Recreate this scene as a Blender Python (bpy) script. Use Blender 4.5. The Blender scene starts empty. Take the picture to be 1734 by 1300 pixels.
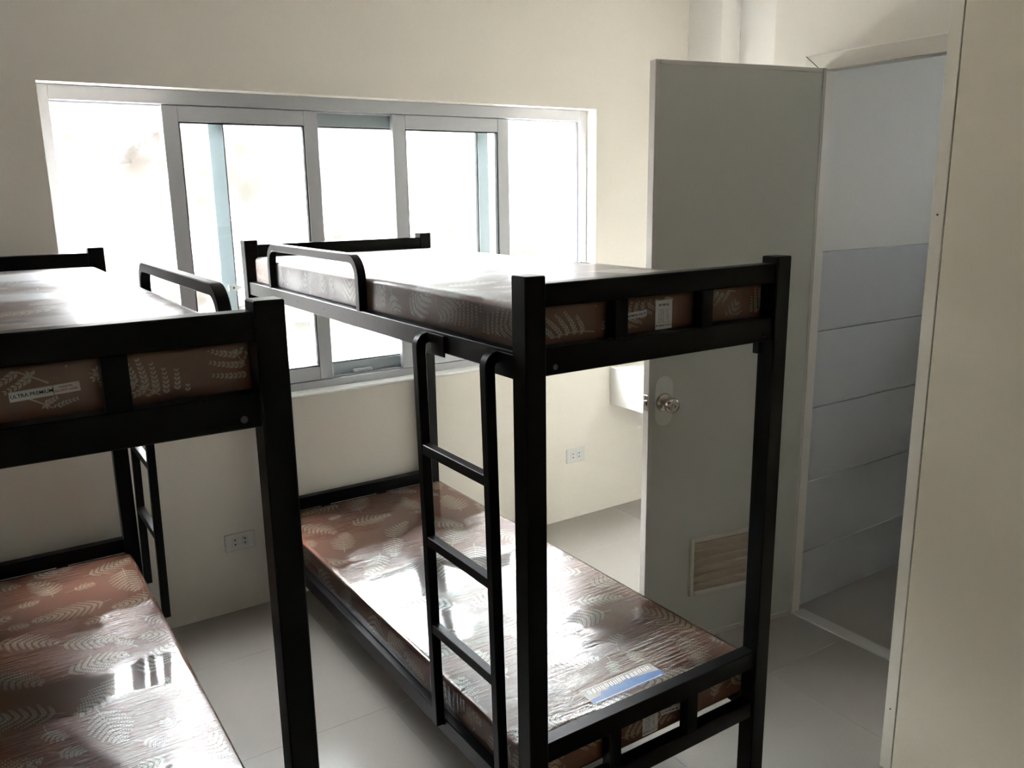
import bpy, math, random
from mathutils import Matrix, Vector

# ------------------------------------------------------------------ camera, world, exposure
scene = bpy.context.scene
C = scene.collection
cd = bpy.data.cameras.new('camera')
cam = bpy.data.objects.new('camera', cd)
C.objects.link(cam)
scene.camera = cam
CAM = Vector((-0.1617, -3.3357, 1.6901))
YAW, PITCH, ROLL, FPX = 0.5816, -0.2238, -0.0154, 1418.92
fw = Vector((math.sin(YAW) * math.cos(PITCH), math.cos(YAW) * math.cos(PITCH), math.sin(PITCH)))
rt = Vector((math.cos(YAW), -math.sin(YAW), 0))
upv = rt.cross(fw)
r2 = math.cos(ROLL) * rt + math.sin(ROLL) * upv
u2 = -math.sin(ROLL) * rt + math.cos(ROLL) * upv
cam.matrix_world = Matrix(((r2.x, u2.x, -fw.x, CAM.x), (r2.y, u2.y, -fw.y, CAM.y),
                           (r2.z, u2.z, -fw.z, CAM.z), (0, 0, 0, 1)))
cd.sensor_fit = 'HORIZONTAL'
cd.sensor_width = 36.0
cd.lens = FPX / 1734.0 * 36.0
cd.clip_start = 0.02

SKY = 5.0
world = bpy.data.worlds.new('overcast_sky')
scene.world = world
world.use_nodes = True
bg = world.node_tree.nodes['Background']
bg.inputs[0].default_value = (0.94, 0.965, 1.0, 1)
bg.inputs[1].default_value = SKY

vs = scene.view_settings
vs.view_transform = 'Standard'
vs.look = 'None'
vs.exposure = 3.58
vs.gamma = 1.0
vs.use_curve_mapping = False


# ------------------------------------------------------------------ materials
def mat(name, col, rough=0.5, metal=0.0, spec=0.5, noise=None, bump=None, coat=0.0):
    m = bpy.data.materials.new(name)
    m.use_nodes = True
    nt = m.node_tree
    b = nt.nodes['Principled BSDF']
    b.inputs['Base Color'].default_value = (*col, 1)
    b.inputs['Roughness'].default_value = rough
    b.inputs['Metallic'].default_value = metal
    b.inputs['Specular IOR Level'].default_value = spec
    b.inputs['Coat Weight'].default_value = coat
    if noise or bump:
        tc = nt.nodes.new('ShaderNodeTexCoord')
    if noise:
        scale, amt = noise[:2]
        n = nt.nodes.new('ShaderNodeTexNoise')
        n.inputs['Scale'].default_value = scale
        n.inputs['Detail'].default_value = 5
        nt.links.new(tc.outputs['Object'], n.inputs['Vector'])
        mx = nt.nodes.new('ShaderNodeMix')
        mx.data_type = 'RGBA'
        mx.inputs[6].default_value = (*[c * (1 - amt) for c in col], 1)
        mx.inputs[7].default_value = (*[min(1, c * (1 + amt)) for c in col], 1)
        nt.links.new(n.outputs['Fac'], mx.inputs[0])
        nt.links.new(mx.outputs[2], b.inputs['Base Color'])
    if bump:
        scale, st = bump
        n = nt.nodes.new('ShaderNodeTexNoise')
        n.inputs['Scale'].default_value = scale
        n.inputs['Detail'].default_value = 3
        nt.links.new(tc.outputs['Object'], n.inputs['Vector'])
        bp = nt.nodes.new('ShaderNodeBump')
        bp.inputs['Strength'].default_value = st
        bp.inputs['Distance'].default_value = 0.002
        nt.links.new(n.outputs['Fac'], bp.inputs['Height'])
        nt.links.new(bp.outputs['Normal'], b.inputs['Normal'])
    return m


def clear(name, ior=1.45, rough=0.0, tint=(1, 1, 1), film=False, cloud=0.16):
    """thin clear sheet: transparent, with fresnel reflection"""
    m = bpy.data.materials.new(name)
    m.use_nodes = True
    nt = m.node_tree
    nt.nodes.clear()
    out = nt.nodes.new('ShaderNodeOutputMaterial')
    mix = nt.nodes.new('ShaderNodeMixShader')
    tr = nt.nodes.new('ShaderNodeBsdfTransparent')
    tr.inputs[0].default_value = (*tint, 1)
    gl = nt.nodes.new('ShaderNodeBsdfGlossy')
    gl.inputs['Roughness'].default_value = rough
    fr = nt.nodes.new('ShaderNodeFresnel')
    fr.inputs[0].default_value = ior
    nt.links.new(fr.outputs[0], mix.inputs[0])
    nt.links.new(tr.outputs[0], mix.inputs[1])
    nt.links.new(gl.outputs[0], mix.inputs[2])
    nt.links.new(mix.outputs[0], out.inputs[0])
    if film:
        g2 = nt.nodes.new('ShaderNodeBsdfGlossy')           # cloudy part of the reflection
        g2.inputs['Roughness'].default_value = 0.28 + 0.25 * (cloud - 0.16)
        gm = nt.nodes.new('ShaderNodeMixShader')
        gm.inputs[0].default_value = cloud
        nt.links.new(gl.outputs[0], gm.inputs[1])
        nt.links.new(g2.outputs[0], gm.inputs[2])
        nt.links.new(gm.outputs[0], mix.inputs[2])
        tc = nt.nodes.new('ShaderNodeTexCoord')

        def noise(scale, rot, detail=3, rough_=0.55):
            mp = nt.nodes.new('ShaderNodeMapping')
            mp.inputs['Scale'].default_value = scale
            mp.inputs['Rotation'].default_value = (0, 0, rot)
            nt.links.new(tc.outputs['Object'], mp.inputs['Vector'])
            n = nt.nodes.new('ShaderNodeTexNoise')
            n.inputs['Scale'].default_value = 1.0
            n.inputs['Detail'].default_value = detail
            n.inputs['Roughness'].default_value = rough_
            nt.links.new(mp.outputs[0], n.inputs['Vector'])
            return n.outputs['Fac']

        def math_(op, a, b=None, clampit=False):
            k = nt.nodes.new('ShaderNodeMath')
            k.operation = op
            k.use_clamp = clampit
            for i, v in enumerate((a, b)):
                if v is None:
                    continue
                if isinstance(v, (int, float)):
                    k.inputs[i].default_value = v
                else:
                    nt.links.new(v, k.inputs[i])
            return k.outputs[0]

        streak = noise((5.0, 75.0, 6.0), -0.10, 4, 0.65)          # stretch lines across the width
        mask = noise((1.6, 3.6, 3.0), 0.3, 2)
        mask = math_('MULTIPLY', math_('SUBTRACT', mask, 0.49), 8.0, True)
        fine = math_('MULTIPLY', math_('SUBTRACT', streak, 0.5), math_('ADD', math_('MULTIPLY', mask, 1.0), 0.03))
        broad = noise((3.5, 5.0, 5.0), 0.2, 2)                    # loose sagging of the sheet
        crumple = noise((22.0, 26.0, 40.0), 0.5, 2)
        h = math_('ADD', math_('MULTIPLY', fine, 0.0120), math_('MULTIPLY', broad, 0.00045))
        h = math_('ADD', h, math_('MULTIPLY', crumple, 0.00007))
        bp = nt.nodes.new('ShaderNodeBump')
        bp.inputs['Strength'].default_value = 1.0
        bp.inputs['Distance'].default_value = 1.0
        nt.links.new(h, bp.inputs['Height'])
        nt.links.new(bp.outputs['Normal'], gl.inputs['Normal'])
        nt.links.new(bp.outputs['Normal'], fr.inputs['Normal'])
    return m


M = {
    'wall': mat('cream_wall_paint', (0.86, 0.812, 0.73), 0.75, bump=(120, 0.06)),
    'alcove': mat('lightened_alcove_paint', (0.90, 0.885, 0.84), 0.75),  # wall paint made whiter to stand in for stronger light in the alcove
    'ceiling': mat('white_ceiling_paint', (0.88, 0.86, 0.82), 0.8),
    'floor': mat('greige_floor_tile', (0.37, 0.345, 0.31), 0.25, noise=(3, 0.05)),
    'grout': mat('floor_grout', (0.36, 0.335, 0.30), 0.4),
    'frame': mat('black_painted_steel', (0.0010, 0.0010, 0.0012), 0.34, noise=(9, 0.35), spec=0.15, bump=(60, 0.12)),
    'pvc': mat('white_window_frame', (0.58, 0.59, 0.62), 0.32),
    'alu': mat('pale_blue_grey_stile', (0.40, 0.46, 0.48), 0.32),
    'gasket': mat('black_gasket', (0.012, 0.012, 0.015), 0.5),
    'glass': clear('window_glass', 1.45, 0.0, (0.97, 0.985, 0.98)),
    'wrap': clear('clear_plastic_wrap', 1.75, 0.02, (0.97, 0.97, 0.97), film=True),
    'wrap_cloudy': clear('cloudy_plastic_wrap', 2.0, 0.03, (0.97, 0.97, 0.97), film=True, cloud=0.75),
    'fabric': mat('brown_mattress_cover', (0.40, 0.19, 0.12), 0.75, noise=(6, 0.10)),
    'print': mat('cream_fern_print', (0.84, 0.71, 0.53), 0.8),
    'door': mat('grey_door_panel', (0.51, 0.51, 0.45), 0.45, noise=(2.2, 0.03)),
    'door_trim': mat('grey_white_door_edge', (0.56, 0.52, 0.48), 0.4),
    'jamb': mat('off_white_door_frame', (0.80, 0.755, 0.685), 0.45),
    'steel': mat('brushed_nickel', (0.55, 0.50, 0.45), 0.22, metal=1.0),
    'bolt': mat('dull_bolt_steel', (0.10, 0.10, 0.10), 0.5, metal=0.6),
    'vent': mat('beige_vent_plastic', (0.50, 0.42, 0.33), 0.5),
    'oval': mat('grey_backing_plate', (0.64, 0.64, 0.58), 0.5),
    'ward': mat('cream_laminate', (0.88, 0.80, 0.645), 0.5, noise=(14, 0.025)),
    'edge': mat('cream_edge_band', (0.90, 0.85, 0.73), 0.45),
    'seam': mat('dark_gap', (0.05, 0.035, 0.025), 0.8),
    'socket': mat('white_socket_plastic', (0.76, 0.76, 0.73), 0.35),
    'hole': mat('dark_socket_hole', (0.01, 0.01, 0.01), 0.7),
    'counter': mat('white_counter_paint', (0.84, 0.83, 0.79), 0.45),
    'tile': mat('blue_grey_wall_tile', (0.585, 0.60, 0.61), 0.4, noise=(2.5, 0.08)),
    'tile_grout': mat('light_tile_joint', (0.46, 0.47, 0.47), 0.8),
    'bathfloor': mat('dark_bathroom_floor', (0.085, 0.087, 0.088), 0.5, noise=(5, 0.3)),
    'bathwall': mat('white_bathroom_paint', (0.80, 0.785, 0.745), 0.7),
    'threshold': mat('pale_threshold', (0.60, 0.58, 0.54), 0.35),
    'vent_frame': mat('greyish_vent_frame', (0.58, 0.54, 0.47), 0.5),
    'sticker': mat('white_paper_sticker', (0.80, 0.80, 0.78), 0.6),
    'ink': mat('black_ink', (0.01, 0.01, 0.01), 0.7),
    'red_ink': mat('red_ink', (0.55, 0.03, 0.03), 0.7),
    'blue': mat('blue_printed_film', (0.075, 0.17, 0.36), 0.35, noise=(30, 0.35)),
    'haze': mat('milky_printed_film', (0.66, 0.63, 0.58), 0.4),
    'milk': mat('white_printed_strokes', (0.80, 0.78, 0.75), 0.5),
    'earth': mat('pale_earth', (0.5, 0.4, 0.3), 0.9),
    'ground': mat('pale_outdoor_ground', (0.50, 0.48, 0.45), 0.9, noise=(2, 0.1)),
}


def earth_nodes():
    nt = M['earth'].node_tree
    b = nt.nodes['Principled BSDF']
    tc = nt.nodes.new('ShaderNodeTexCoord')
    n = nt.nodes.new('ShaderNodeTexNoise')
    n.inputs['Scale'].default_value = 1.3
    n.inputs['Detail'].default_value = 9
    n.inputs['Roughness'].default_value = 0.68
    nt.links.new(tc.outputs['Object'], n.inputs['Vector'])
    r = nt.nodes.new('ShaderNodeValToRGB')
    e = r.color_ramp.elements
    e[0].position = 0.39
    e[0].color = (0.015, 0.0115, 0.008, 1)
    e[1].position = 0.57
    e[1].color = (0.28, 0.272, 0.255, 1)
    k = r.color_ramp.elements.new(0.48)
    k.color = (0.023, 0.0205, 0.0175, 1)
    nt.links.new(n.outputs['Fac'], r.inputs[0])
    nt.links.new(r.outputs[0], b.inputs['Base Color'])


earth_nodes()


M['haze'].node_tree.nodes['Principled BSDF'].inputs['Alpha'].default_value = 0.45
M['blue'].node_tree.nodes['Principled BSDF'].inputs['Alpha'].default_value = 0.85


# ------------------------------------------------------------------ mesh helpers
class MB:
    def __init__(self):
        self.v, self.f = [], []

    def quad(self, *pts):
        n = len(self.v)
        self.v += [tuple(p) for p in pts]
        self.f.append(tuple(range(n, n + len(pts))))
        return self

    def box(self, x0, x1, y0, y1, z0, z1, b=0.0):
        lo, hi = (min(x0, x1), min(y0, y1), min(z0, z1)), (max(x0, x1), max(y0, y1), max(z0, z1))
        n = len(self.v)
        if b <= 0:
            for z in (lo[2], hi[2]):
                for y in (lo[1], hi[1]):
                    for x in (lo[0], hi[0]):
                        self.v.append((x, y, z))
            for q in ((0, 2, 3, 1), (4, 5, 7, 6), (0, 1, 5, 4), (2, 6, 7, 3), (0, 4, 6, 2), (1, 3, 7, 5)):
                self.f.append(tuple(n + i for i in q))
            return self
        b = min(b, *[(hi[i] - lo[i]) * 0.45 for i in range(3)])
        idx = {}
        for cx in (0, 1):
            for cy in (0, 1):
                for cz in (0, 1):
                    c = (cx, cy, cz)
                    for a in range(3):
                        p = []
                        for i in range(3):
                            e = (lo[i], hi[i])[c[i]]
                            if i != a:
                                e += b if c[i] == 0 else -b
                            p.append(e)
                        idx[(c, a)] = len(self.v)
                        self.v.append(tuple(p))
        F = []
        for a in range(3):
            i, j = [(1, 2), (2, 0), (0, 1)][a]
            for s in (0, 1):
                ring = []
                for (p, q) in ((0, 0), (1, 0), (1, 1), (0, 1)):
                    c = [0, 0, 0]
                    c[a], c[i], c[j] = s, p, q
                    ring.append(idx[(tuple(c), a)])
                F.append(ring if s else ring[::-1])
        for a in range(3):
            i, j = [(1, 2), (2, 0), (0, 1)][a]
            for p in (0, 1):
                for q in (0, 1):
                    c0, c1 = [0, 0, 0], [0, 0, 0]
                    c0[a], c1[a] = 0, 1
                    c0[i] = c1[i] = p
                    c0[j] = c1[j] = q
                    c0, c1 = tuple(c0), tuple(c1)
                    ring = [idx[(c0, i)], idx[(c1, i)], idx[(c1, j)], idx[(c0, j)]]
                    F.append(ring if (p ^ q) else ring[::-1])
        for cx in (0, 1):
            for cy in (0, 1):
                for cz in (0, 1):
                    c = (cx, cy, cz)
                    tri = [idx[(c, 0)], idx[(c, 1)], idx[(c, 2)]]
                    F.append(tri if (cx + cy + cz) % 2 else tri[::-1])
        self.f += [tuple(r) for r in F]
        return self

    def sweep(self, path, prof, closed=False, side=Vector((0, 0, 1))):
        """profile (list of (a,b)) swept along a 3d path; a along 'side x tangent', b along 'side'"""
        path = [Vector(p) for p in path]
        k = len(prof)
        n0 = len(self.v)
        m = len(path)
        for i, p in enumerate(path):
            t0 = (path[i] - path[i - 1]).normalized() if (i > 0 or closed) else None
            t1 = (path[(i + 1) % m] - path[i]).normalized() if (i < m - 1 or closed) else None
            t = ((t0 or t1) + (t1 or t0)).normalized()
            s = side.normalized()
            a = s.cross(t).normalized()
            sc = 1.0
            if t0 is not None and t1 is not None:
                sc = 1.0 / max(0.3, t.dot(t0))
            for (u, w) in prof:
                q = p + a * u * sc + s * w
                self.v.append(tuple(q))
        for i in range(m if closed else m - 1):
            j = (i + 1) % m
            for q in range(k):
                r = (q + 1) % k
                self.f.append((n0 + i * k + q, n0 + i * k + r, n0 + j * k + r, n0 + j * k + q))
        if not closed:
            self.f.append(tuple(n0 + q for q in range(k))[::-1])
            self.f.append(tuple(n0 + (m - 1) * k + q for q in range(k)))
        return self

    def lathe(self, prof, seg=28, mtx=Matrix()):
        """prof: list of (r, h) revolved about local z"""
        n0 = len(self.v)
        for (r, h) in prof:
            for i in range(seg):
                a = 2 * math.pi * i / seg
                self.v.append(tuple(mtx @ Vector((r * math.cos(a), r * math.sin(a), h))))
        for j in range(len(prof) - 1):
            for i in range(seg):
                k = (i + 1) % seg
                self.f.append((n0 + j * seg + i, n0 + j * seg + k, n0 + (j + 1) * seg + k, n0 + (j + 1) * seg + i))
        self.f.append(tuple(n0 + i for i in range(seg))[::-1])
        self.f.append(tuple(n0 + (len(prof) - 1) * seg + i for i in range(seg)))
        return self

    def prism(self, pts, mtx, th):
        """flat outline pts (x,y), thickness th along local z, placed by mtx"""
        n0 = len(self.v)
        k = len(pts)
        for z in (0, th):
            for (x, y) in pts:
                self.v.append(tuple(mtx @ Vector((x, y, z))))
        self.f.append(tuple(n0 + i for i in range(k))[::-1])
        self.f.append(tuple(n0 + k + i for i in range(k)))
        for i in range(k):
            j = (i + 1) % k
            self.f.append((n0 + i, n0 + j, n0 + k + j, n0 + k + i))
        return self

    def mesh(self, name, m, smooth=False):
        me = bpy.data.meshes.new(name)
        me.from_pydata(self.v, [], self.f)
        me.materials.append(M[m] if isinstance(m, str) else m)
        if smooth:
            me.shade_smooth()
            me.set_sharp_from_angle(angle=math.radians(40))
        me.update()
        return me

    def obj(self, name, m, parent=None, smooth=False, loc=None, **props):
        o = bpy.data.objects.new(name, self.mesh(name, m, smooth))
        C.objects.link(o)
        if parent:
            o.parent = parent
        if loc:
            o.location = loc
        for k, v in props.items():
            o[k] = v
        return o


def empty(name, loc=(0, 0, 0), rz=0.0, parent=None, **props):
    o = bpy.data.objects.new(name, None)
    o.empty_display_size = 0.1
    C.objects.link(o)
    o.location = loc
    o.rotation_euler = (0, 0, rz)
    if parent:
        o.parent = parent
    for k, v in props.items():
        o[k] = v
    return o


def inst(name, me, parent, loc=(0, 0, 0), rz=0.0):
    o = bpy.data.objects.new(name, me)
    C.objects.link(o)
    o.parent = parent
    o.location = loc
    o.rotation_euler = (0, 0, rz)
    return o


def copy_tree(o, parent=None):
    c = o.copy()
    C.objects.link(c)
    c.parent = parent
    for ch in list(o.children):
        copy_tree(ch, c)
    return c


def text(name, s, size, m, parent, mtx, align='CENTER'):
    cu = bpy.data.curves.new(name, 'FONT')
    cu.body = s
    cu.size = size
    cu.align_x = align
    cu.align_y = 'CENTER'
    cu.offset = size * 0.012
    tmp = bpy.data.objects.new('tmp', cu)
    C.objects.link(tmp)
    dg = bpy.context.evaluated_depsgraph_get()
    me = bpy.data.meshes.new_from_object(tmp.evaluated_get(dg))
    bpy.data.objects.remove(tmp)
    bpy.data.curves.remove(cu)
    me.transform(mtx)
    me.materials.clear()
    me.materials.append(M[m])
    o = bpy.data.objects.new(name, me)
    C.objects.link(o)
    o.parent = parent
    return o


# ------------------------------------------------------------------ room shell
XR = 2.50          # right wall face
XA = 3.153         # corner column face in the alcove
XL, YF, ZC = -1.45, -4.3, 2.75
WX0, WX1, WZ0, WZ1 = 0.1467, 2.548, 0.8704, 2.0816
YD0, YD1 = -1.345, -2.075     # door opening (clear) along y
ZD = 2.095
S = dict(kind='structure')

fl = MB().box(XL, 3.4, YF, 0.0, -0.12, -0.0008).obj('floor', 'grout', label='greige tiled floor of the bunk room', **S)
T = 0.60
tm = MB().box(0.0005, T - 0.0005, 0.0005, T - 0.0005, -0.010, 0.0, 0.0006).mesh('tile', 'floor')
x = 0.27 - 3 * T
while x < 3.4:
    y = -0.985 - 6 * T
    while y < 0.0:
        x0, x1, y0, y1 = max(x, XL), min(x + T, 3.4), max(y, YF), min(y + T, 0.0)
        if x1 - x0 > 0.02 and y1 - y0 > 0.02 and not (x0 >= XR - 0.01 and y1 <= -1.10):
            if x1 - x0 > T - 1e-4 and y1 - y0 > T - 1e-4 and not (x1 > XR and y0 < -1.106):
                inst('tile', tm, fl, (x, y, 0))
            else:
                if x1 > XR and y0 < -1.106:
                    if y1 > -1.106 + 0.02 and x0 < XR:
                        MB().box(x0 + .001, x1 - .001, -1.105, y1 - .001, -.01, 0, .0006).obj('tile', 'floor', fl)
                        MB().box(x0 + .001, XR - .001, y0 + .001, -1.107, -.01, 0, .0006).obj('tile', 'floor', fl)
                    elif y1 > -1.106 + 0.02:
                        MB().box(x0 + .001, x1 - .001, -1.105, y1 - .001, -.01, 0, .0006).obj('tile', 'floor', fl)
                    else:
                        MB().box(x0 + .001, XR - .001, y0 + .001, y1 - .001, -.01, 0, .0006).obj('tile', 'floor', fl)
                else:
                    MB().box(x0 + .001, x1 - .001, y0 + .001, y1 - .001, -.01, 0, .0006).obj('tile', 'floor', fl)
        y += T
    x += T

MB().box(XL - .2, 4.6, YF - .2, 0.2, ZC, ZC + .15).obj('ceiling', 'ceiling', label='white ceiling', **S)
w = MB()
w.box(XL - .2, WX0, 0, .2, -.12, ZC).box(WX1, 3.6, 0, .2, -.12, ZC)
w.box(WX0, WX1, 0, .2, -.12, WZ0).box(WX0, WX1, 0, .2, WZ1, ZC)
w.obj('wall_back', 'wall', label='cream back wall around the wide window', **S)
MB().box(XL - .2, XL, YF - .2, 0, -.12, ZC).obj('wall_left', 'wall', label='cream left wall out of view', **S)
MB().box(XL, 4.6, YF - .2, YF, -.12, ZC).obj('wall_front', 'wall', label='cream wall behind the viewer', **S)
w = MB()
w.box(XR, XR + .045, -1.31, -1.106, -.12, ZC).box(XR + .045, XR + .12, -1.298, -1.106, -.12, ZC)   # pier between alcove and door
w.box(XR, XR + .12, YF, YD1 - .035, -.12, ZC)
w.box(XR, XR + .12, YD1 - .035, YD0 + .035, ZD + .035, ZC)
w.obj('wall_right', 'wall', label='cream right wall with the bathroom doorway', **S)
w = MB()
w.box(XA, 3.6, -.227, 0, -.12, ZC)                                # corner column
w.box(3.285, 3.6, -1.15, -.227, -.12, ZC)                         # deep alcove wall
w.box(XR + .12, 3.6, -1.20, -1.106, -.12, ZC)
w.obj('wall_alcove', 'alcove', label='cream alcove walls and corner column behind the door', **S)

# bathroom beyond the doorway
YB = -1.31
w = MB().box(XR + .046, 4.4, YB + .0115, YB + .0125, -.12, ZC).box(XR + .121, 4.4, YB + .012, YB + .10, -.12, ZC)
wb = w.obj('wall_bathroom', 'bathwall', label='white bathroom wall with blue-grey tiles on its lower half', **S)
w = MB().box(4.4, 4.6, -3.2, -1.2, -.12, 1.75).box(4.4, 4.6, -3.2, -1.2, 2.03, ZC)
w.box(4.4, 4.6, -3.2, -2.48, 1.75, 2.03).box(4.4, 4.6, -2.10, -1.2, 1.75, 2.03)  # leaves the opening for the added window
w.obj('wall_bathroom_side', 'bathwall', label='bathroom side wall out of view', **S)
MB().box(XR + .12, 4.6, -3.3, -3.2, -.12, ZC).obj('wall_bathroom_near', 'bathwall', label='bathroom near wall out of view', **S)
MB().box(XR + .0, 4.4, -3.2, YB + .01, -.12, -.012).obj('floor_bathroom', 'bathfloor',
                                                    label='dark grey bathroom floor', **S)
MB().box(XR + .046, 4.4, YB + .002, YB + .0115, -.012, 1.456).obj('tile_bedding', 'tile_grout', wb)
zt = [-.012, .236, .541, .846, 1.151, 1.456]
tile_meshes = {}
for i in range(5):
    x = XR + .046
    for k in range(4):
        x1 = min(x + .8, 4.4)
        key = (round(x1 - x, 3), i == 0)
        if key not in tile_meshes:
            tile_meshes[key] = MB().box(.0012, x1 - x - .0012, -.006, .006, .0012, zt[i + 1] - zt[i] - .0012, .001).mesh('tile', 'tile')
        inst('tile', tile_meshes[key], wb, (x, YB, zt[i]))
        x = x1
        if x > 4.39:
            break

# ------------------------------------------------------------------ outside
random.seed(4)
g = MB()
NX, NZ = 110, 34
import mathutils.noise as mnoise
for j in range(NZ + 1):
    for i in range(NX + 1):
        xx = -9 + 24 * i / NX
        zz = -0.4 + 3.5 * j / NZ
        d = mnoise.fractal(Vector((xx * .9, zz * 1.3, 2.2)), 1.0, 2.1, 5) * 0.32
        g.v.append((xx, 4.3 + 0.16 * zz + d, zz + 0.12 * mnoise.noise(Vector((xx, zz, 7)))))
for j in range(NZ):
    for i in range(NX):
        a = j * (NX + 1) + i
        g.f.append((a, a + 1, a + NX + 2, a + NX + 1))
n = len(g.v)
for i in range(NX + 1):                                         # the bank's flat top runs back
    xx = -9 + 24 * i / NX
    g.v.append((xx, 9.0, 3.15))
for i in range(NX):
    a = NZ * (NX + 1) + i
    g.f.append((a, a + 1, n + i + 1, n + i))
g.obj('hillside', 'earth', smooth=True, label='pale earth bank outside the window', **S)
MB().box(-9, 15, 0.2, 6, -0.5, -0.3).obj('ground_outside', 'ground', label='pale ground outside the window', **S)

# ------------------------------------------------------------------ window
W1 = empty('window_1', (0, 0, 0), label='wide white sliding window with two sashes slid to the centre', **S)
FY0, FY1 = 0.073, 0.175
fo = MB()
fo.box(WX0, WX0 + .040, FY0, FY1, WZ0, WZ1, .002)
fo.box(WX1 - .042, WX1, FY0, FY1, WZ0, WZ1, .002)
fo.box(WX0 + .04, WX1 - .042, FY0, FY1, WZ1 - .052, WZ1, .002)
fo.box(WX0 + .04, WX1 - .042, FY0, FY1, WZ0, WZ0 + .044, .002)
frame = fo.obj('window_frame', 'pvc', W1)
for (ya_, zz) in ((.094, 0), (.128, 0), (.160, 0)):             # sliding tracks
    MB().box(WX0 + .04, WX1 - .042, ya_ - .003, ya_ + .003, WZ0 + .044, WZ0 + .052, .001).obj('track', 'pvc', frame)
    MB().box(WX0 + .04, WX1 - .042, ya_ - .003, ya_ + .003, WZ1 - .060, WZ1 - .052, .001).obj('track', 'pvc', frame)
    MB().box(WX1 - .060, WX1 - .042, ya_ - .004, ya_ + .004, WZ0 + .04, WZ1 - .055, .001).obj('track', 'pvc', frame)


def sash(name, x0, x1, y0, y1, z0, z1, st, m, label=None):
    b = MB()
    b.box(x0, x0 + st, y0, y1, z0, z1, .002).box(x1 - st, x1, y0, y1, z0, z1, .002)
    b.box(x0 + st, x1 - st, y0, y1, z1 - st, z1, .002).box(x0 + st, x1 - st, y0, y1, z0, z0 + st, .002)
    o = b.obj(name, m, W1)
    if label:
        o['label'] = label
    gk = .005
    q = MB()
    yy0, yy1 = y0 + .004, y1 - .004
    q.box(x0 + st, x0 + st + gk, yy0, yy1, z0 + st, z1 - st).box(x1 - st - gk, x1 - st, yy0, yy1, z0 + st, z1 - st)
    q.box(x0 + st, x1 - st, yy0, yy1, z1 - st - gk, z1 - st).box(x0 + st, x1 - st, yy0, yy1, z0 + st, z0 + st + gk)
    q.obj('gasket', 'gasket', o)
    ym = (y0 + y1) / 2
    MB().box(x0 + st + .001, x1 - st - .001, ym - .002, ym + .002, z0 + st + .001, z1 - st - .001).obj('pane', 'glass', o)
    return o


SZ0, SZ1 = WZ0 + .046, WZ1 - .054
sash('sliding_sash', .551, 1.153, .080, .108, SZ0, SZ1, .058, 'pvc')
sash('sliding_sash', 1.490, 2.086, .080, .108, SZ0, SZ1, .060, 'pvc')
fx = sash('fixed_sash', .722, 1.995, .116, .146, SZ0, SZ1, .056, 'alu')
for (lx, s_) in ((.765, 1), (1.945, -1)):                       # keeper latches on the centre panel stiles
    pts = [(-.018, -.012), (.006, -.014), (.030, -.004), (.036, 0), (.030, .004), (.006, .014), (-.018, .012)]
    pts = [(p[0] * s_, p[1]) for p in (pts if s_ > 0 else pts[::-1])]
    mt = Matrix.Translation((lx, .116, 1.335)) @ Matrix.Rotation(math.pi / 2, 4, 'X')
    lt = MB().prism(pts, mt, .012).obj('latch', 'oval', fx, label='small grey latch')
    MB().lathe([(.004, 0), (.004, .003), (.002, .004)], 12, mt @ Matrix.Translation((0, 0, .012))).obj('screw', 'steel', lt)
MB().box(1.255, 1.345, .094, .114, WZ0 + .050, WZ0 + .068, .004).obj('roller_block', 'pvc', W1)
MB().box(WX0 - .0, WX1 + .0, -.005, FY0 + .004, WZ0 - .001, WZ0 + .012, .005).obj('sill', 'counter', W1)

W2 = empty('added_window_2', (0, 0, 0), label='small added window out of view that brightens the bathroom', **S)  # unseen window, added to let fill light into the bathroom
b_ = MB().box(4.46, 4.52, -2.48, -2.45, 1.75, 2.03, .002).box(4.46, 4.52, -2.13, -2.10, 1.75, 2.03, .002)
b_.box(4.46, 4.52, -2.45, -2.13, 1.75, 1.78, .002).box(4.46, 4.52, -2.45, -2.13, 2.0, 2.03, .002)
b_.obj('window_frame', 'pvc', W2)
MB().box(4.488, 4.492, -2.45, -2.13, 1.78, 2.0).obj('pane', 'glass', W2)

# ------------------------------------------------------------------ bathroom door frame and door
J = empty('trim_1', (0, 0, 0), label='off-white frame around the bathroom doorway', **S)
jx0, jx1 = XR - .012, XR + .044
for (a, b_, nm) in ((YD0, YD0 + .06, 'jamb'), (YD1 - .06, YD1, 'jamb')):
    MB().box(jx0, jx0 + .012, min(a, b_), max(a, b_) + (.025 if a == YD0 else 0), .0, ZD + .056, .002).obj('casing', 'jamb', J)
MB().box(jx0, jx1, YD0, YD0 + .034, .0, ZD + .034, .002).obj('jamb', 'jamb', J)
MB().box(jx0, jx1, YD1 - .034, YD1, .0, ZD + .034, .002).obj('jamb', 'jamb', J)
MB().box(jx0 - .002, jx1, YD1 - .06, YD0 + .086, ZD, ZD + .058, .003).obj('head', 'jamb', J)
MB().box(XR - .004, XR + .062, YD1, YD0, -.011, .006, .002).obj('threshold', 'threshold', J)
mt = MB()
xm = jx0 - .0024
mt.v = [(xm, -1.261, 2.1505), (xm, -1.263, 2.1520), (xm, -1.329, 2.0985), (xm, -1.327, 2.0970),
        (xm + .002, -1.261, 2.1505), (xm + .002, -1.263, 2.1520), (xm + .002, -1.329, 2.0985), (xm + .002, -1.327, 2.0970)]
mt.f = [(0, 1, 2, 3), (4, 7, 6, 5), (0, 4, 5, 1), (1, 5, 6, 2), (2, 6, 7, 3), (3, 7, 4, 0)]
mt.obj('mitre_joint', 'seam', J)

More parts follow.
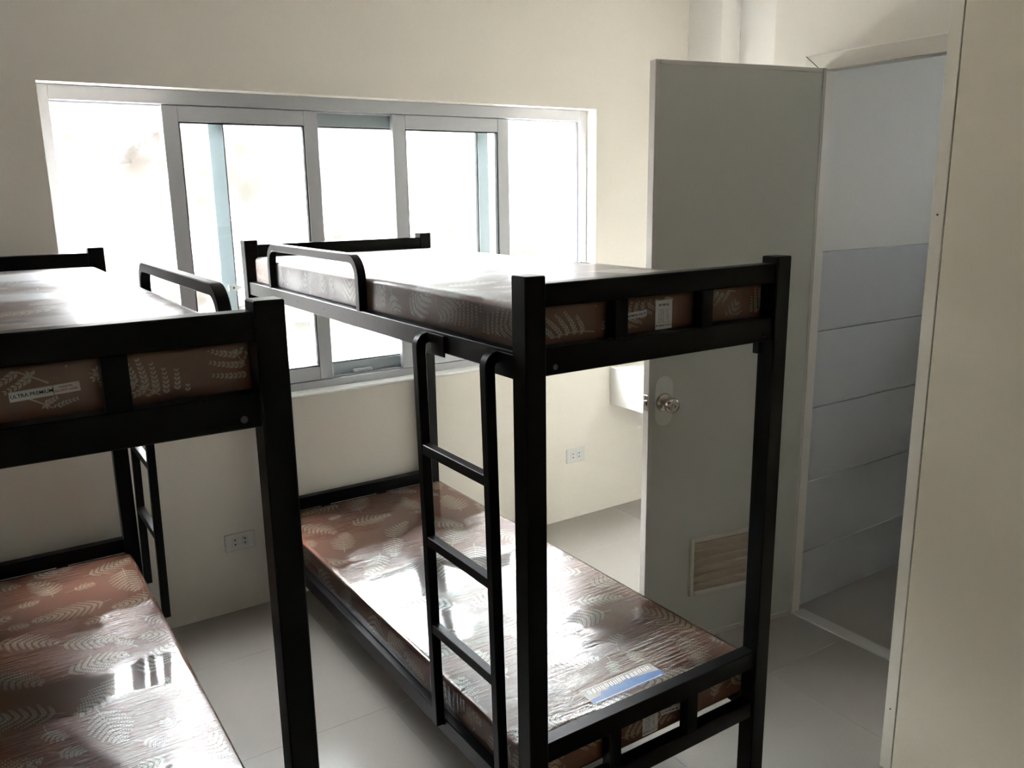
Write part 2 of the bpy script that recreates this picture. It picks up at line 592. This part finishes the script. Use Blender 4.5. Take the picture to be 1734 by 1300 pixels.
DW, DT, DZ0, DZ1 = 0.702, 0.036, 0.008, 2.100
ANG = 2.9616
HX, HY = 2.4772, -1.3604
D1 = empty('door_1', (HX, HY, 0), ANG - math.pi, label='open grey bathroom door with a louvred vent near the bottom', **S)
# local frame: door runs along -x from the hinge; the viewer sees its -y face at y=0, thickness to +y
E_ = .015
MB().box(-DW + E_, -E_, .0015, DT - .0015, DZ0 + E_, DZ1 - E_).obj('panel', 'door', D1)
for (x0, x1, z0, z1) in ((-DW, -DW + E_, DZ0, DZ1), (-E_, 0, DZ0, DZ1)):
    MB().box(x0, x1, 0, DT, z0, z1, .0015).obj('stile_edge', 'door_trim', D1)
for (z0, z1) in ((DZ0, DZ0 + E_ * 1.6), (DZ1 - E_, DZ1)):
    MB().box(-DW + E_ + .0008, -E_ - .0008, 0, DT, z0, z1, .0015).obj('rail_edge', 'door_trim', D1)
# oval backing plate, knob
KX, KZ = -.640, .968
ov = []
for i in range(33):
    a = math.pi * i / 32
    ov.append((.036 * math.cos(a), .053 + .036 * math.sin(a)))
for i in range(33):
    a = math.pi + math.pi * i / 32
    ov.append((.036 * math.cos(a), -.053 + .036 * math.sin(a)))
front = Matrix.Translation((KX, .0015, KZ + .004)) @ Matrix.Rotation(math.pi / 2, 4, 'X')
MB().prism(ov, front, .003).obj('backing_plate', 'oval', D1, label='pale grey oval backing plate')
for (mt, nm) in ((Matrix.Translation((KX, -.0015, KZ)) @ Matrix.Rotation(math.pi / 2, 4, 'X'), 'f'),
                 (Matrix.Translation((KX, DT, KZ)) @ Matrix.Rotation(-math.pi / 2, 4, 'X'), 'b')):
    ro = MB().lathe([(.033, 0), (.033, .003), (.030, .008), (.020, .011), (.013, .014)], 36, mt).obj('rosette', 'steel', D1, True, label='nickel door rose')
    kn = MB().lathe([(.012, .012), (.012, .026), (.016, .031), (.0235, .037), (.0265, .047), (.0265, .056),
                     (.024, .063), (.019, .066), (.012, .0665)], 36, mt).obj('knob', 'steel', D1, True, label='round nickel door knob')
    MB().lathe([(.0105, .0660), (.0105, .0685), (.007, .0685)], 24, mt).obj('key_cylinder', 'steel', kn, True)
    MB().box(-.0012, .0012, -.005, .005, 0, .0008).obj('keyhole', 'hole', kn).matrix_local = mt @ Matrix.Translation((0, 0, .0684))
MB().box(-DW - .0012, -DW + .002, DT * .2, DT * .8, KZ - .028, KZ + .028, .0006).obj('latch_plate', 'steel', D1, label='steel latch plate')
lb = MB()
lb.v = [(-DW - .001, .011, KZ - .008), (-DW - .001, .025, KZ - .008), (-DW - .001, .025, KZ + .008), (-DW - .001, .011, KZ + .008),
        (-DW - .012, .011, KZ - .008), (-DW - .004, .025, KZ - .008), (-DW - .004, .025, KZ + .008), (-DW - .012, .011, KZ + .008)]
lb.f = [(0, 1, 2, 3), (4, 7, 6, 5), (0, 4, 5, 1), (1, 5, 6, 2), (2, 6, 7, 3), (3, 7, 4, 0)]
lb.obj('latch_bolt', 'steel', D1)
# louvred vent
VX0, VX1, VZ0, VZ1 = -.510, -.190, .200, .430
vb = MB()
bw = .014
vb.box(VX0, VX0 + bw, -.0145, .0015, VZ0, VZ1, .002).box(VX1 - bw, VX1, -.0145, .0015, VZ0, VZ1, .002)
vb.box(VX0 + bw, VX1 - bw, -.0145, .0015, VZ1 - bw, VZ1, .002).box(VX0 + bw, VX1 - bw, -.0145, .0015, VZ0, VZ0 + bw, .002)
vent = vb.obj('vent', 'vent_frame', D1, label='beige louvred vent grille')
MB().box(VX0 + bw, VX1 - bw, .0008, .0016, VZ0 + bw, VZ1 - bw).obj('vent_back', 'vent', vent)
ns = 6
hh = (VZ1 - VZ0 - 2 * bw) / ns
for i in range(ns):
    z0 = VZ0 + bw + i * hh
    s_ = MB()
    a0, a1 = VX0 + bw, VX1 - bw
    z1 = z0 + hh * .80
    s_.v = [(a0, .0006, z0), (a1, .0006, z0), (a1, -.0138, z1), (a0, -.0138, z1),
            (a0, -.0138, z1 + .0035), (a1, -.0138, z1 + .0035), (a1, .0008, z1 + .0035), (a0, .0008, z1 + .0035)]
    s_.f = [(0, 1, 2, 3), (3, 2, 5, 4), (4, 5, 6, 7), (7, 6, 1, 0), (1, 6, 5, 2), (0, 3, 4, 7)]
    s_.obj('slat', 'vent', vent)
for hz in (.25, 1.05, 1.85):
    MB().lathe([(.006, 0), (.006, .09)], 12, Matrix.Translation((.004, DT + .003, hz))).obj('hinge', 'steel', D1, True)

# ------------------------------------------------------------------ alcove counter
ct = empty('counter', (2.651, 0, .589), label='white built-in counter fixed to the back wall behind the door', category='counter')
MB().box(0, .500, -.500, -.001, 0, .190, .003).obj('body', 'counter', ct)
MB().box(0, .500, -.500, -.001, .1902, .203, .005).obj('worktop', 'counter', ct)

# ------------------------------------------------------------------ wall sockets
def outlet(x, z, label):
    o = empty('wall_socket', (x, 0, z), label=label, category='socket', group='twin wall sockets under the window')
    MB().box(-.061, .061, -.009, 0, -.0375, .0375, .003).obj('cover_plate', 'socket', o)
    for sx in (-.020, .020):
        q = MB().box(sx - .012, sx + .012, -.0102, -.008, -.0165, .0165, .001).obj('socket_face', 'socket', o)
        for sz in (-.0095, .0095):
            mt = Matrix.Translation((sx, -.0101, sz)) @ Matrix.Rotation(math.pi / 2, 4, 'X')
            MB().lathe([(.0034, 0), (.0034, .0004)], 12, mt).obj('pin_hole', 'hole', q)
    return o


outlet(.669, .305, 'twin wall socket low on the shaded wall between the two bunk beds')
outlet(2.421, .347, 'twin wall socket on the bright wall between bunk bed and open door')

# ------------------------------------------------------------------ wardrobe
wd = empty('wardrobe', (1.95, -2.098, 0), label='tall cream laminate wardrobe cut off by the right edge', category='wardrobe')
WL, WH, WD = 1.15, 2.35, XR - 1.95 - .001
MB().box(0, WD, -.034, 0, 0, WH, .0012).obj('side_panel', 'edge', wd)
MB().box(0, WD, -WL, -WL + .034, 0, WH, .0012).obj('side_panel', 'edge', wd)
MB().box(.0, WD, -WL + .0345, -.0345, WH - .034, WH, .0012).obj('top_panel', 'ward', wd)
MB().box(.02, WD, -WL + .0345, -.0345, .0, .07, .0012).obj('plinth', 'ward', wd)
MB().box(WD - .012, WD, -WL + .0345, -.0345, .07, WH - .034).obj('back_panel', 'ward', wd)
MB().box(.022, .03, -WL + .0345, -.0345, .07, WH - .034).obj('gap_shade', 'seam', wd)  # dark sheet behind the doors, stands in for shade in the gaps
for (a, b_) in ((-.0375, -WL / 2 + .0015), (-WL / 2 - .0015, -WL + .0375)):
    dr = MB().box(.0005, .019, b_, a, .012, WH - .037, .0012).obj('door', 'ward', wd)
    hy = b_ + .05 if a > -.2 else a - .05
    MB().sweep([(0, hy, 1.00), (-.028, hy, 1.00), (-.028, hy, 1.12), (0, hy, 1.12)],
               [(-.005, -.005), (.005, -.005), (.005, .005), (-.005, .005)], side=Vector((0, 1, 0))).obj('handle', 'steel', dr)
for z in (.20, 1.62):
    MB().lathe([(.0026, 0), (.0026, .0006)], 10, Matrix.Translation((0, -.017, z)) @ Matrix.Rotation(-math.pi / 2, 4, 'Y')).obj('nail_hole', 'seam', wd)

# ------------------------------------------------------------------ bunk beds
BX, BW, BYF, BL, P = 0.7677, 0.8005, -1.9741, 1.9407, 0.0508
HB = 1.5293
AXR, AYF = 0.2761, -2.0043
hw, hl = BW / 2, BL / 2
RT = .038     # rail thickness
R0 = .009     # rail set back from post face


def make_bed():
    b = empty('bunk_bed', (BX + hw, BYF + hl, 0))
    for sx in (-1, 1):
        for sy in (-1, 1):
            po = MB().box(sx * hw, sx * (hw - P), sy * hl, sy * (hl - P), 0, HB, .0025).obj('post', 'frame', b)
    bolt = MB().lathe([(.006, 0), (.006, .003), (.003, .005)], 10, Matrix.Rotation(math.pi / 2, 4, 'X')).mesh('bolt', 'bolt', True)
    for sy in (-1, 1):
        ya, yb = sy * (hl - R0), sy * (hl - R0 - RT)
        xi = hw - P + .001
        for (z0, z1) in ((1.464, 1.512), (1.321, 1.379), (.409, .460), (.257, .305)):
            MB().box(-xi, xi, ya, yb, z0, z1, .002).obj('end_rail', 'frame', b)
        for (z0, z1) in ((1.378, 1.465), (.304, .413)):
            for xc in (-.1405, .1215):
                MB().box(xc - .0185, xc + .0185, sy * (hl - R0 - .0005), sy * (hl - R0 - .030), z0, z1, .0015).obj('baluster', 'frame', b)
    for sx in (-1, 1):
        for (z0, z1) in ((1.324, 1.3725), (.264, .3140)):
            MB().box(sx * (hw - .006), sx * (hw - .044), -hl + P - .001, hl - P + .001, z0, z1, .002).obj('side_rail', 'frame', b)
    for z1 in (1.3722, .3137):
        for i in range(9):
            y = -hl + .14 + i * (BL - .28) / 8
            MB().box(-hw + .0435, hw - .0435, y - .019, y + .019, z1 - .012, z1).obj('slat', 'frame', b)
    MB().box(hw - P + .001, hw - P - .009, -hl + P - .012, -hl + P + .008, 1.283, 1.325, .001).obj('rail_bracket', 'frame', b)
    # rounded guard rail on the ladder side
    gx = -hw + .006 + .0127
    def yb_(v):
        return v - (BYF + hl)
    r, y0, y1, zt_ = .055, yb_(-.327) - .0127, yb_(-1.137) + .0127, 1.529 - .0127
    path = [(gx, y0, 1.372)]
    for i in range(9):
        a = math.pi / 2 * i / 8
        path.append((gx, y0 - r + r * math.cos(a), zt_ - r + r * math.sin(a)))
    for i in range(9):
        a = math.pi / 2 * i / 8
        path.append((gx, y1 + r - r * math.sin(a), zt_ - r + r * math.cos(a)))
    path.append((gx, y1, 1.372))
    h = .0127
    c_ = .002
    prof = [(-h + c_, -h), (h - c_, -h), (h, -h + c_), (h, h - c_), (h - c_, h), (-h + c_, h), (-h, h - c_), (-h, -h + c_)]
    MB().sweep(path, prof, side=Vector((1, 0, 0))).obj('guard_rail', 'frame', b, True)
    # ladder
    lx0, lx1 = .7345 - (BX + hw), .7500 - (BX + hw)      # outer face at top / bottom
    zt0, zb0 = 1.345, .300
    def lx(z):
        return lx0 + (lx1 - lx0) * (zt0 - z) / (zt0 - zb0)
    for yc in (yb_(-1.5455), yb_(-1.8585)):
        path = [(lx(zb0) + h, yc, zb0), (lx(1.332) + h, yc, 1.332)]
        rr = .020
        for i in range(1, 8):
            a = math.pi / 2 * i / 7
            path.append((lx(1.332) + h + rr * (1 - math.cos(a)), yc, 1.332 + rr * math.sin(a) * 1.1))
        st = MB().sweep(path, prof, side=Vector((0, 1, 0))).obj('ladder_stringer', 'frame', b, True)
        MB().box(-hw + .0058, -hw + .0015, yc - .085, yc + .0127, 1.315, 1.366, .001).obj('hook', 'frame', st)
        MB().box(lx(.31) + .020, -hw + .0065, yc - .012, yc + .012, .296, .302, .001).obj('hook', 'frame', st)
    for z in (1.078, .833, .588):
        MB().box(lx(z) + .001, lx(z) + .0244, yb_(-1.5455) - .012, yb_(-1.8585) + .012, z - .0127, z + .0127, .0015).obj('rung', 'frame', b)
    # cap bolts on the ends
    for sx in (-1, 1):
        inst('bolt', bolt, b, (sx * (hw - P - .028), -hl + R0, 1.338))
        inst('bolt', bolt, b, (sx * (hw - P - .028), hl - R0, 1.338), math.pi)
    for yy in (-.62, -.86):
        mt = Matrix.Translation((-hw + .0062, yb_(yy), 1.349)) @ Matrix.Rotation(-math.pi / 2, 4, 'Y')
        MB().lathe([(.0032, 0), (.0032, .0006)], 10, mt).obj('bolt_hole', 'hole', b)
    return b


bedB = make_bed()
bedB['label'] = 'black steel bunk bed in the middle, in front of the open grey door'
bedB['category'] = 'bunk bed'
bedB['group'] = 'black steel bunk beds'
bedA = copy_tree(bedB)
bedA.location = (AXR - hw, AYF + hl, 0)
bedA.rotation_euler = (0, 0, math.pi)
bedA['label'] = 'black steel bunk bed cut off by the left edge'

# ------------------------------------------------------------------ mattresses with fern print and plastic wrap
MW = .386


def frond(rng, cx, cy, ang, L, small, add):
    """leaflets of one fern frond; add(poly) receives 2d points"""
    bend = rng.uniform(-.9, .9)
    N = 26
    pts = []
    a = ang - bend / 2
    x, y = cx - math.cos(ang) * L / 2, cy - math.sin(ang) * L / 2
    for i in range(N + 1):
        pts.append((x, y, a))
        x += math.cos(a) * L / N
        y += math.sin(a) * L / N
        a += bend / N

    def at(t):
        k = min(N - 1, int(t * N))
        f = t * N - k
        p, q = pts[k], pts[k + 1]
        return p[0] + (q[0] - p[0]) * f, p[1] + (q[1] - p[1]) * f, p[2]
    wst = .0011 if not small else .0009
    for i in range(N):
        p, q = pts[i], pts[i + 1]
        t = i / N
        w_ = wst * (1.3 - t)
        nx, ny = -math.sin(p[2]) * w_, math.cos(p[2]) * w_
        add([(p[0] - nx, p[1] - ny), (q[0] - nx, q[1] - ny), (q[0] + nx, q[1] + ny), (p[0] + nx, p[1] + ny)])
    t0 = .34 if small else .13
    n_p = 5 if small else max(9, int(L / .0215))
    wid = (.42 if small else rng.uniform(.34, .46)) * L
    for i in range(n_p):
        u = i / n_p
        t = t0 + (1 - t0) * u
        px, py, pa = at(t)
        prof = (1 - u) ** .75 * (1 - .45 * math.exp(-u * 7))
        pl = wid * prof + .006
        for s in (-1, 1):
            da = s * (1.12 - .35 * u)
            ln = pl * rng.uniform(.9, 1.08)
            ls = .0112 if not small else .0082
            step = ls * .66
            m = max(1, int(ln / step))
            qx, qy, qa = px, py, pa + da
            for k in range(m):
                sc = 1 - .55 * (k / m) ** 1.5
                for s2 in (-1, 1):
                    la = qa + s2 * .56
                    l = ls * sc * rng.uniform(.9, 1.1)
                    w2 = l * .245
                    c_, s_ = math.cos(la), math.sin(la)
                    add([(qx, qy), (qx + c_ * l * .5 + s_ * w2, qy + s_ * l * .5 - c_ * w2),
                         (qx + c_ * l, qy + s_ * l), (qx + c_ * l * .5 - s_ * w2, qy + s_ * l * .5 + c_ * w2)])
                qx += math.cos(qa) * step
                qy += math.sin(qa) * step
                qa -= s * .30 / m
            # pinna midrib
    return


def scatter(rng, w, h):
    """fronds spread over a w x h rectangle centred at 0"""
    out = []
    tries = 0
    while tries < 2600:
        tries += 1
        small = tries > 900
        L = rng.uniform(.085, .12) if small else rng.uniform(.17, .25)
        x, y = rng.uniform(-w / 2 - .03, w / 2 + .03), rng.uniform(-h / 2 - .03, h / 2 + .03)
        ok = True
        for (ox, oy, oa, oL, os) in out:
            d = math.hypot(x - ox, y - oy)
            if d < (L + oL) * (.385 if not small else .41):
                ok = False
                break
        if ok:
            out.append((x, y, rng.uniform(0, 2 * math.pi), L, small))
    return out


def rounded_block(hx, hy, z0, z1, r, seg=5, rng=None, sag=0.0, nx=2, ny=2):
    """soft-edged block: rounded rectangle section lofted with rounded rims"""
    mb = MB()
    rings = []
    prof = []
    rb = .004
    prof = [(rb * (1 - math.sin(math.pi / 2 * i / seg)), z0 + rb - rb * math.cos(math.pi / 2 * i / seg)) for i in range(seg + 1)]
    prof += [(r * (1 - math.cos(math.pi / 2 * i / seg)), z1 - r + r * math.sin(math.pi / 2 * i / seg)) for i in range(seg + 1)]
    rc = .022
    for (ins, z) in prof:
        ring = []
        ex, ey = hx - ins, hy - ins
        q = max(.002, rc - ins * .3)
        for (sx, sy, a0) in ((1, 1, 0), (-1, 1, math.pi / 2), (-1, -1, math.pi), (1, -1, 3 * math.pi / 2)):
            for i in range(5):
                a = a0 + math.pi / 2 * i / 4
                ring.append((sx * (ex - q) + q * math.cos(a), sy * (ey - q) + q * math.sin(a), z))
        rings.append(ring)
    for ring in rings:
        mb.v += ring
    k = len(rings[0])
    for j in range(len(rings) - 1):
        for i in range(k):
            n_ = (i + 1) % k
            mb.f.append((j * k + i, j * k + n_, (j + 1) * k + n_, (j + 1) * k + i))
    mb.f.append(tuple(range(k))[::-1])
    mb.f.append(tuple((len(rings) - 1) * k + i for i in range(k)))
    return mb


def make_mattress(cx, y0, y1, z0, z1, seed, label, wrap='wrap'):
    rng = random.Random(seed)
    hy = (y1 - y0) / 2
    o = empty('mattress', (cx, (y0 + y1) / 2, z0), label=label, category='mattress', group='plastic wrapped fern print mattresses')
    th = z1 - z0
    rounded_block(MW - .003, hy - .003, .002, th - .003, .014).obj('cover', 'fabric', o, True)
    pr = MB()

    def face(w, h, mtx):
        def add(poly):
            if all(abs(p[0]) < w / 2 and abs(p[1]) < h / 2 for p in poly):
                pr.quad(*[mtx @ Vector((p[0], p[1], 0)) for p in poly])
        for (x, y, a, L, small) in scatter(rng, w, h):
            frond(rng, x, y, a, L, small, add)
    e = .0022
    face(2 * MW - .026, 2 * hy - .026, Matrix.Translation((0, 0, th - e)))
    sz = th - .028
    face(2 * hy - .04, sz, Matrix.Translation((-MW + e, 0, th / 2)) @ Matrix.Rotation(-math.pi / 2, 4, 'Z') @ Matrix.Rotation(math.pi / 2, 4, 'X'))
    face(2 * hy - .04, sz, Matrix.Translation((MW - e, 0, th / 2)) @ Matrix.Rotation(math.pi / 2, 4, 'Z') @ Matrix.Rotation(math.pi / 2, 4, 'X'))
    face(2 * MW - .04, sz, Matrix.Translation((0, -hy + e, th / 2)) @ Matrix.Rotation(math.pi / 2, 4, 'X'))
    face(2 * MW - .04, sz, Matrix.Translation((0, hy - e, th / 2)) @ Matrix.Rotation(math.pi, 4, 'Z') @ Matrix.Rotation(math.pi / 2, 4, 'X'))
    pr.obj('fern_print', 'print', o, kind='stuff', label='cream fern fronds printed on the brown cover')
    rounded_block(MW, hy, .0005, th, .016, 6).obj('plastic_wrap', wrap, o, True, label='crinkled clear plastic wrap')
    return o


ML0, ML1 = BYF + .0490, BYF + BL - .0490
bcx, acx = 1.182, -.142
mBu = make_mattress(bcx, ML0, ML1 - .012, 1.3727, 1.467, 11, 'plastic wrapped fern print mattress on the top bunk in front of the door', 'wrap_cloudy')
mBl = make_mattress(bcx, ML0, ML1, .3142, .412, 12, 'plastic wrapped fern print mattress with a blue strip on the middle lower bunk')
AL0, AL1 = AYF + .0490, AYF + BL - .0490
mAu = make_mattress(acx, AL0, AL1 - .012, 1.3727, 1.467, 13, 'plastic wrapped fern print mattress on the top bunk at the left edge', 'wrap_cloudy')
mAl = make_mattress(acx, AL0, AL1, .3142, .412, 14, 'plastic wrapped fern print mattress on the lower bunk at the left edge')


# stickers on the wrapped ends (world coordinates, parented to their mattress)
def sticker(m, x0, x1, z0, z1, y, tilt=0.0, name='sticker', label=None):
    cx_, cz_ = (x0 + x1) / 2, (z0 + z1) / 2
    base = Matrix.Translation((cx_, y, cz_)) @ Matrix.Rotation(math.pi / 2, 4, 'X') @ Matrix.Rotation(tilt, 4, 'Z')
    loc = Matrix.Translation(-Vector(m.location)) @ base
    hx_, hz_ = (x1 - x0) / 2, (z1 - z0) / 2
    o = MB().prism([(-hx_, -hz_), (hx_, -hz_), (hx_, hz_), (-hx_, hz_)], loc, .0006).obj(name, 'sticker', m)
    if label:
        o['label'] = label
    return o, loc @ Matrix.Translation((0, 0, .0008))


FLIP = Matrix.Rotation(math.pi, 4, 'Z')


def brand_strip(m, x0, x1, z0, z1, y, tilt, flip, label):
    o, L = sticker(m, x0, x1, z0, z1, y, tilt, 'brand_sticker', label)
    k = FLIP if flip else Matrix()
    w_, h_ = x1 - x0, z1 - z0
    text('lettering', 'ULTRA PREMIUM', w_ * .080, 'ink', o, L @ k @ Matrix.Translation((-w_ * .185, 0, 0)))
    text('lettering', 'License No.', w_ * .042, 'ink', o, L @ k @ Matrix.Translation((w_ * .30, h_ * .22, 0)))
    text('lettering', 'RA-0977 LASER', w_ * .050, 'red_ink', o, L @ k @ Matrix.Translation((w_ * .30, -h_ * .16, 0)))
    MB().box(-.0004, .0004, -h_ * .45, h_ * .45, 0, .0002).obj('rule', 'ink', o).matrix_local = L @ k @ Matrix.Translation((w_ * .115, 0, -.0001))


def care_label(m, x0, x1, z0, z1, y, label):
    o, L = sticker(m, x0, x1, z0, z1, y, 0.0, 'care_label', label)
    w_, h_ = x1 - x0, z1 - z0
    text('lettering', 'ULTRA PREMIUM', w_ * .125, 'ink', o, L @ FLIP @ Matrix.Translation((0, h_ * .37, 0)))
    text('lettering', 'PREMIUM', w_ * .15, 'ink', o, L @ FLIP @ Matrix.Translation((0, -h_ * .34, 0)))
    rng = random.Random(5)
    rows = MB()
    for i in range(10):
        zz = h_ * (.22 - .045 * i)
        for (xa, n_) in ((-.28, 5), (-.02, 7), (.22, 4)):
            for j in range(n_):
                if rng.random() < .7:
                    xx = w_ * (xa + j * .03)
                    rows.box(xx, xx + w_ * .02, zz, zz + h_ * .016, 0, .0002)
    r_ = rows.obj('small_print', 'ink', o, kind='stuff')
    r_.matrix_local = L @ FLIP
    MB().box(-w_ * .46, w_ * .46, h_ * .27, h_ * .275, 0, .0002).obj('rule', 'ink', o).matrix_local = L @ FLIP


yB, yA = ML0 - .0004, AL0 - .0004
brand_strip(mBu, 1.040, 1.134, 1.411, 1.4255, yB, .05, True, 'white brand sticker stuck on upside down')
care_label(mBu, 1.161, 1.213, 1.379, 1.446, yB, 'white care label stuck on upside down')
brand_strip(mBl, 1.213, 1.307, .3545, .3690, yB, -.10, False, 'white brand sticker')
care_label(mBl, 1.150, 1.202, .3220, .3960, yB, 'white care label')
brand_strip(mAu, -.122, -.029, 1.409, 1.4235, yA, .06, False, 'white brand sticker with black and red print')

# printed strip on the wrap of the lower mattress: milky band above, blue band below
bx0, bx1, by0, by1 = 1.053, 1.299, -1.852, -1.785
lo = Vector(mBl.location)
zt_ = .412 - lo.z + .0002
def P2(x_, y_, dz=0.0):
    return (x_ - lo.x, y_ - lo.y, zt_ + dz)
edge = [(0, .30), (.06, .33), (.10, .34), (.16, .36), (.20, .55), (.25, .52), (.29, .50), (.33, .62), (.40, .60), (.47, .54),
        (.54, .62), (.60, .66), (.66, .58), (.74, .52), (.82, .48), (.90, .44), (.96, .40), (1.0, .38)]
hz_ = MB()
bl = MB()
for (a, b_) in zip(edge[:-1], edge[1:]):
    xa, xb = bx0 + (bx1 - bx0) * a[0], bx0 + (bx1 - bx0) * b_[0]
    ya_, yb2 = by0 + (by1 - by0) * a[1], by0 + (by1 - by0) * b_[1]
    bl.quad(P2(xa, by0), P2(xb, by0), P2(xb, yb2), P2(xa, ya_))
    hz_.quad(P2(xa, ya_), P2(xb, yb2), P2(xb, by1), P2(xa, by1))
ps = bl.obj('printed_strip', 'blue', mBl, label='blue and white printed strip on the plastic wrap')
hz_.obj('white_band', 'haze', ps)
stk = MB()
rng = random.Random(3)
for i in range(15):
    xx = bx0 + .016 + i * .0145
    for j in range(2):
        x_ = xx + j * .006 + rng.uniform(-.001, .001)
        y_ = by1 - .026 + rng.uniform(-.002, .002)
        stk.quad(P2(x_, y_, .0002), P2(x_ + .0022, y_, .0002), P2(x_ + .0052, y_ + .017, .0002), P2(x_ + .003, y_ + .017, .0002))
for i in range(60):
    x_ = bx0 + .008 + i * .0038
    stk.quad(P2(x_, by0 + .002, .0002), P2(x_ + .0016, by0 + .002, .0002), P2(x_ + .0022, by0 + .006, .0002), P2(x_ + .0006, by0 + .006, .0002))
    stk.quad(P2(x_, by1 - .003, .0002), P2(x_ + .0016, by1 - .003, .0002), P2(x_ + .0022, by1 - .0005, .0002), P2(x_ + .0006, by1 - .0005, .0002))
stk.obj('perforation', 'milk', ps, kind='stuff')
